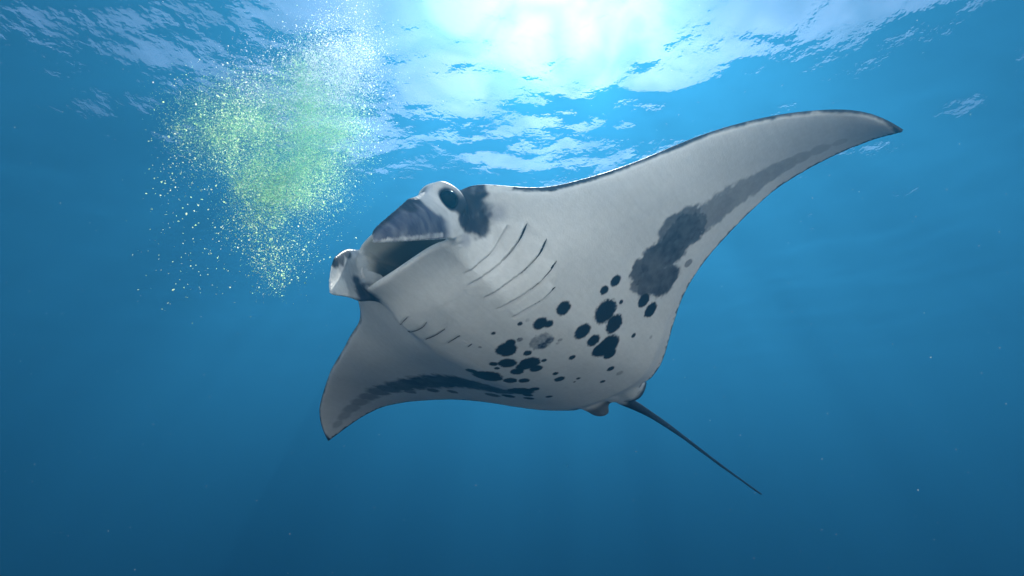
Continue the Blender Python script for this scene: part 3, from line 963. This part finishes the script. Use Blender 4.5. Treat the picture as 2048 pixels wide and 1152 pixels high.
# ------------------------------------------------------------------ drifting cloud of plankton and bubbles
#   x, z (metres), spread in x and z, weight
WHITE_PUFFS = [(-1.721, 0.217, 0.165, 0.222, 6), (-1.734, -0.181, 0.171, 0.246, 8), (-1.746, -0.556, 0.177, 0.239, 8), (-1.875, -0.84, 0.244, 0.234, 8), (-2.112, -1.079, 0.259, 0.183, 6), (-2.323, -1.276, 0.245, 0.147, 4)]
GREEN_PUFFS = [(-1.818, -1.045, 0.18, 0.259, 5), (-1.882, -1.276, 0.206, 0.254, 7), (-1.996, -1.467, 0.251, 0.222, 8), (-2.219, -1.56, 0.249, 0.198, 7), (-1.986, -1.802, 0.225, 0.242, 8), (-1.787, -1.573, 0.182, 0.143, 6), (-1.64, -1.53, 0.106, 0.11, 2.5), (-2.637, -1.404, 0.204, 0.123, 3.5), (-2.814, -1.573, 0.182, 0.121, 3), (-2.911, -1.754, 0.141, 0.108, 1.8), (-2.118, -2.09, 0.205, 0.22, 5), (-1.88, -2.146, 0.163, 0.219, 5), (-2.41, -2.005, 0.202, 0.18, 3.2), (-2.045, -2.469, 0.15, 0.203, 3), (-1.895, -2.521, 0.105, 0.182, 3), (-2.041, -2.824, 0.085, 0.176, 1.6), (-1.977, -3.086, 0.042, 0.086, 0.5), (-2.478, -2.31, 0.152, 0.175, 1.3), (-1.762, -2.033, 0.115, 0.211, 2), (-2.243, -2.364, 0.134, 0.205, 1.5)]
STRAY_PUFFS = [(-2.689, -2.364, 0.223, 0.358, 1), (-2.643, -2.968, 0.189, 0.169, 0.35), (-2.254, -2.725, 0.258, 0.247, 0.6), (-1.693, -2.469, 0.11, 0.253, 0.5), (-2.97, -1.976, 0.115, 0.212, 0.6), (-1.623, -1.372, 0.194, 0.168, 0.5), (-1.95, -2.968, 0.168, 0.193, 0.4)]
PLUME_Y = 3.8


def shells(P, R, C, rng):
    """one mesh of small cupped flakes (4 triangles each) with a colour per flake"""
    n = len(P)
    base = np.array([(1, 0, -0.3), (0, 1, -0.1), (-1, 0, -0.3), (0, -1, -0.1), (0.1, 0, 0.45)], float)
    tri = np.array([(0, 1, 4), (1, 2, 4), (2, 3, 4), (3, 0, 4)])
    q, _ = np.linalg.qr(rng.normal(size=(n, 3, 3)))
    st = R[:, None] * rng.uniform(0.75, 1.35, (n, 3))
    V = np.einsum('ka,na,nab->nkb', base, st, q) + P[:, None]
    F = (tri[None] + 5 * np.arange(n)[:, None, None]).reshape(-1, 3)
    return V.reshape(-1, 3), F, np.repeat(C, 5, 0)


def grain_material(name, trans):
    N = NT(name)
    at = N.n('Attribute')
    at.attribute_name = 'tint'
    di = N.n('BsdfDiffuse')
    tr = N.n('BsdfTranslucent')
    mx = N.n('MixShader')
    mx.inputs[0].default_value = trans
    N.l(at.outputs['Color'], di.inputs['Color'])
    N.l(at.outputs['Color'], tr.inputs['Color'])
    N.l(di.outputs[0], mx.inputs[1])
    N.l(tr.outputs[0], mx.inputs[2])
    N.l(mx.outputs[0], N.out.inputs['Surface'])
    return N.m


def sample_puffs(puffs, n, rng, cut, warp=0.23, seed=0):
    w = np.array([p[4] for p in puffs], float)
    out = []
    while sum(len(o) for o in out) < n:
        k = rng.choice(len(puffs), n, p=w / w.sum())
        A = np.array(puffs, float)[k]
        g = rng.normal(size=(n, 3))
        P = np.stack([A[:, 0] + g[:, 0] * A[:, 2], PLUME_Y + g[:, 1] * (0.6 * A[:, 2] + 0.08), A[:, 1] + g[:, 2] * A[:, 3]], -1)
        # torn, wispy edges: warp and thin the cloud with noise
        q = P * 1.7
        P = P + warp * np.stack([fnoise(q, 3, seed + 1), fnoise(q, 3, seed + 2), fnoise(q, 3, seed + 3)], -1)
        dens = fnoise(P * (2.6, 2.6, 1.9), 4, seed + 9)
        out.append(P[dens + rng.normal(size=n) * 0.12 > cut])
    return np.concatenate(out)[:n]


def build_plume():
    rng = np.random.default_rng(5)

    def cloud(name, sets, mat, label, cat):
        Ps, Rs, Cs = [], [], []
        for puffs, n, r0, r1, cols, cut, seed, warp in sets:
            P = sample_puffs(puffs, n, rng, cut, warp, seed)
            P = P[P[:, 2] < -0.12]
            R = r0 * (r1 / r0) ** (rng.random(len(P)) ** 1.6)
            mixv = rng.random((len(P), 1))
            C = np.array(cols[0]) * (1 - mixv) + np.array(cols[1]) * mixv
            Ps.append(P)
            Rs.append(R)
            Cs.append(C)
        V, F, C = shells(np.concatenate(Ps), np.concatenate(Rs), np.concatenate(Cs), rng)
        o = mesh_obj(name, V, F, mat)
        at = o.data.attributes.new('tint', 'FLOAT_COLOR', 'POINT')
        at.data.foreach_set('color', np.c_[C, np.ones(len(C))].astype(np.float32).ravel())
        tag(o, label, cat, kind='stuff')

    lime = ((0.62, 0.97, 0.36), (0.90, 0.97, 0.68))
    deep = ((0.34, 0.95, 0.30), (0.74, 0.97, 0.52))
    pearl = ((0.92, 0.95, 0.92), (0.96, 0.96, 0.93))
    haze_puffs = [(a, b, c, d, w * (1.25 if b > -2.15 else 0.45)) for a, b, c, d, w in GREEN_PUFFS]
    cloud('plankton_cloud', [(haze_puffs, 175000, 0.0012, 0.0030, deep, -0.30, 100, 0.2),
                             (GREEN_PUFFS, 9000, 0.0042, 0.0078, lime, -0.05, 100, 0.2),
                             (GREEN_PUFFS + STRAY_PUFFS, 1500, 0.0055, 0.010, lime, -0.6, 100, 0.2),
                             (STRAY_PUFFS, 700, 0.003, 0.008, lime, -0.3, 120, 0.23)],
          grain_material('plankton', 0.72), 'yellow-green cloud of drifting plankton grains left of the manta', 'plankton')
    cloud('bubble_plume', [(WHITE_PUFFS + GREEN_PUFFS[:1], 52000, 0.0014, 0.0034, pearl, -0.12, 140, 0.11),
                           (WHITE_PUFFS, 4000, 0.0045, 0.008, pearl, -0.2, 140, 0.13)],
          grain_material('bubbles', 0.72), 'white column of fine bubbles reaching from the surface to the green cloud', 'bubbles')


build_plume()


def build_specks():
    rng = np.random.default_rng(23)
    n = 450
    dist = rng.uniform(0.9, 7.5, n) ** 1.0
    X = rng.uniform(-1.1, 1.1, n)
    Z = rng.uniform(-0.65, 0.65, n)
    c, s_ = math.cos(math.radians(25)), math.sin(math.radians(25))
    P = np.stack([X * dist, (c - Z * s_) * dist, CAM_Z + (s_ + Z * c) * dist], -1)
    P = P[P[:, 2] < -0.2]
    R = rng.uniform(0.0007, 0.0022, len(P)) * (0.4 + 0.25 * np.linalg.norm(P - (0, 0, CAM_Z), axis=1))
    C = np.tile([[0.85, 0.88, 0.86]], (len(P), 1))
    V, F, C = shells(P, R, C, rng)
    o = mesh_obj('marine_snow', V, F, grain_material('marine_snow', 0.5))
    at = o.data.attributes.new('tint', 'FLOAT_COLOR', 'POINT')
    at.data.foreach_set('color', np.c_[C, np.ones(len(C))].astype(np.float32).ravel())
    tag(o, 'scattered pale specks floating in the water', 'specks', kind='stuff')


build_specks()
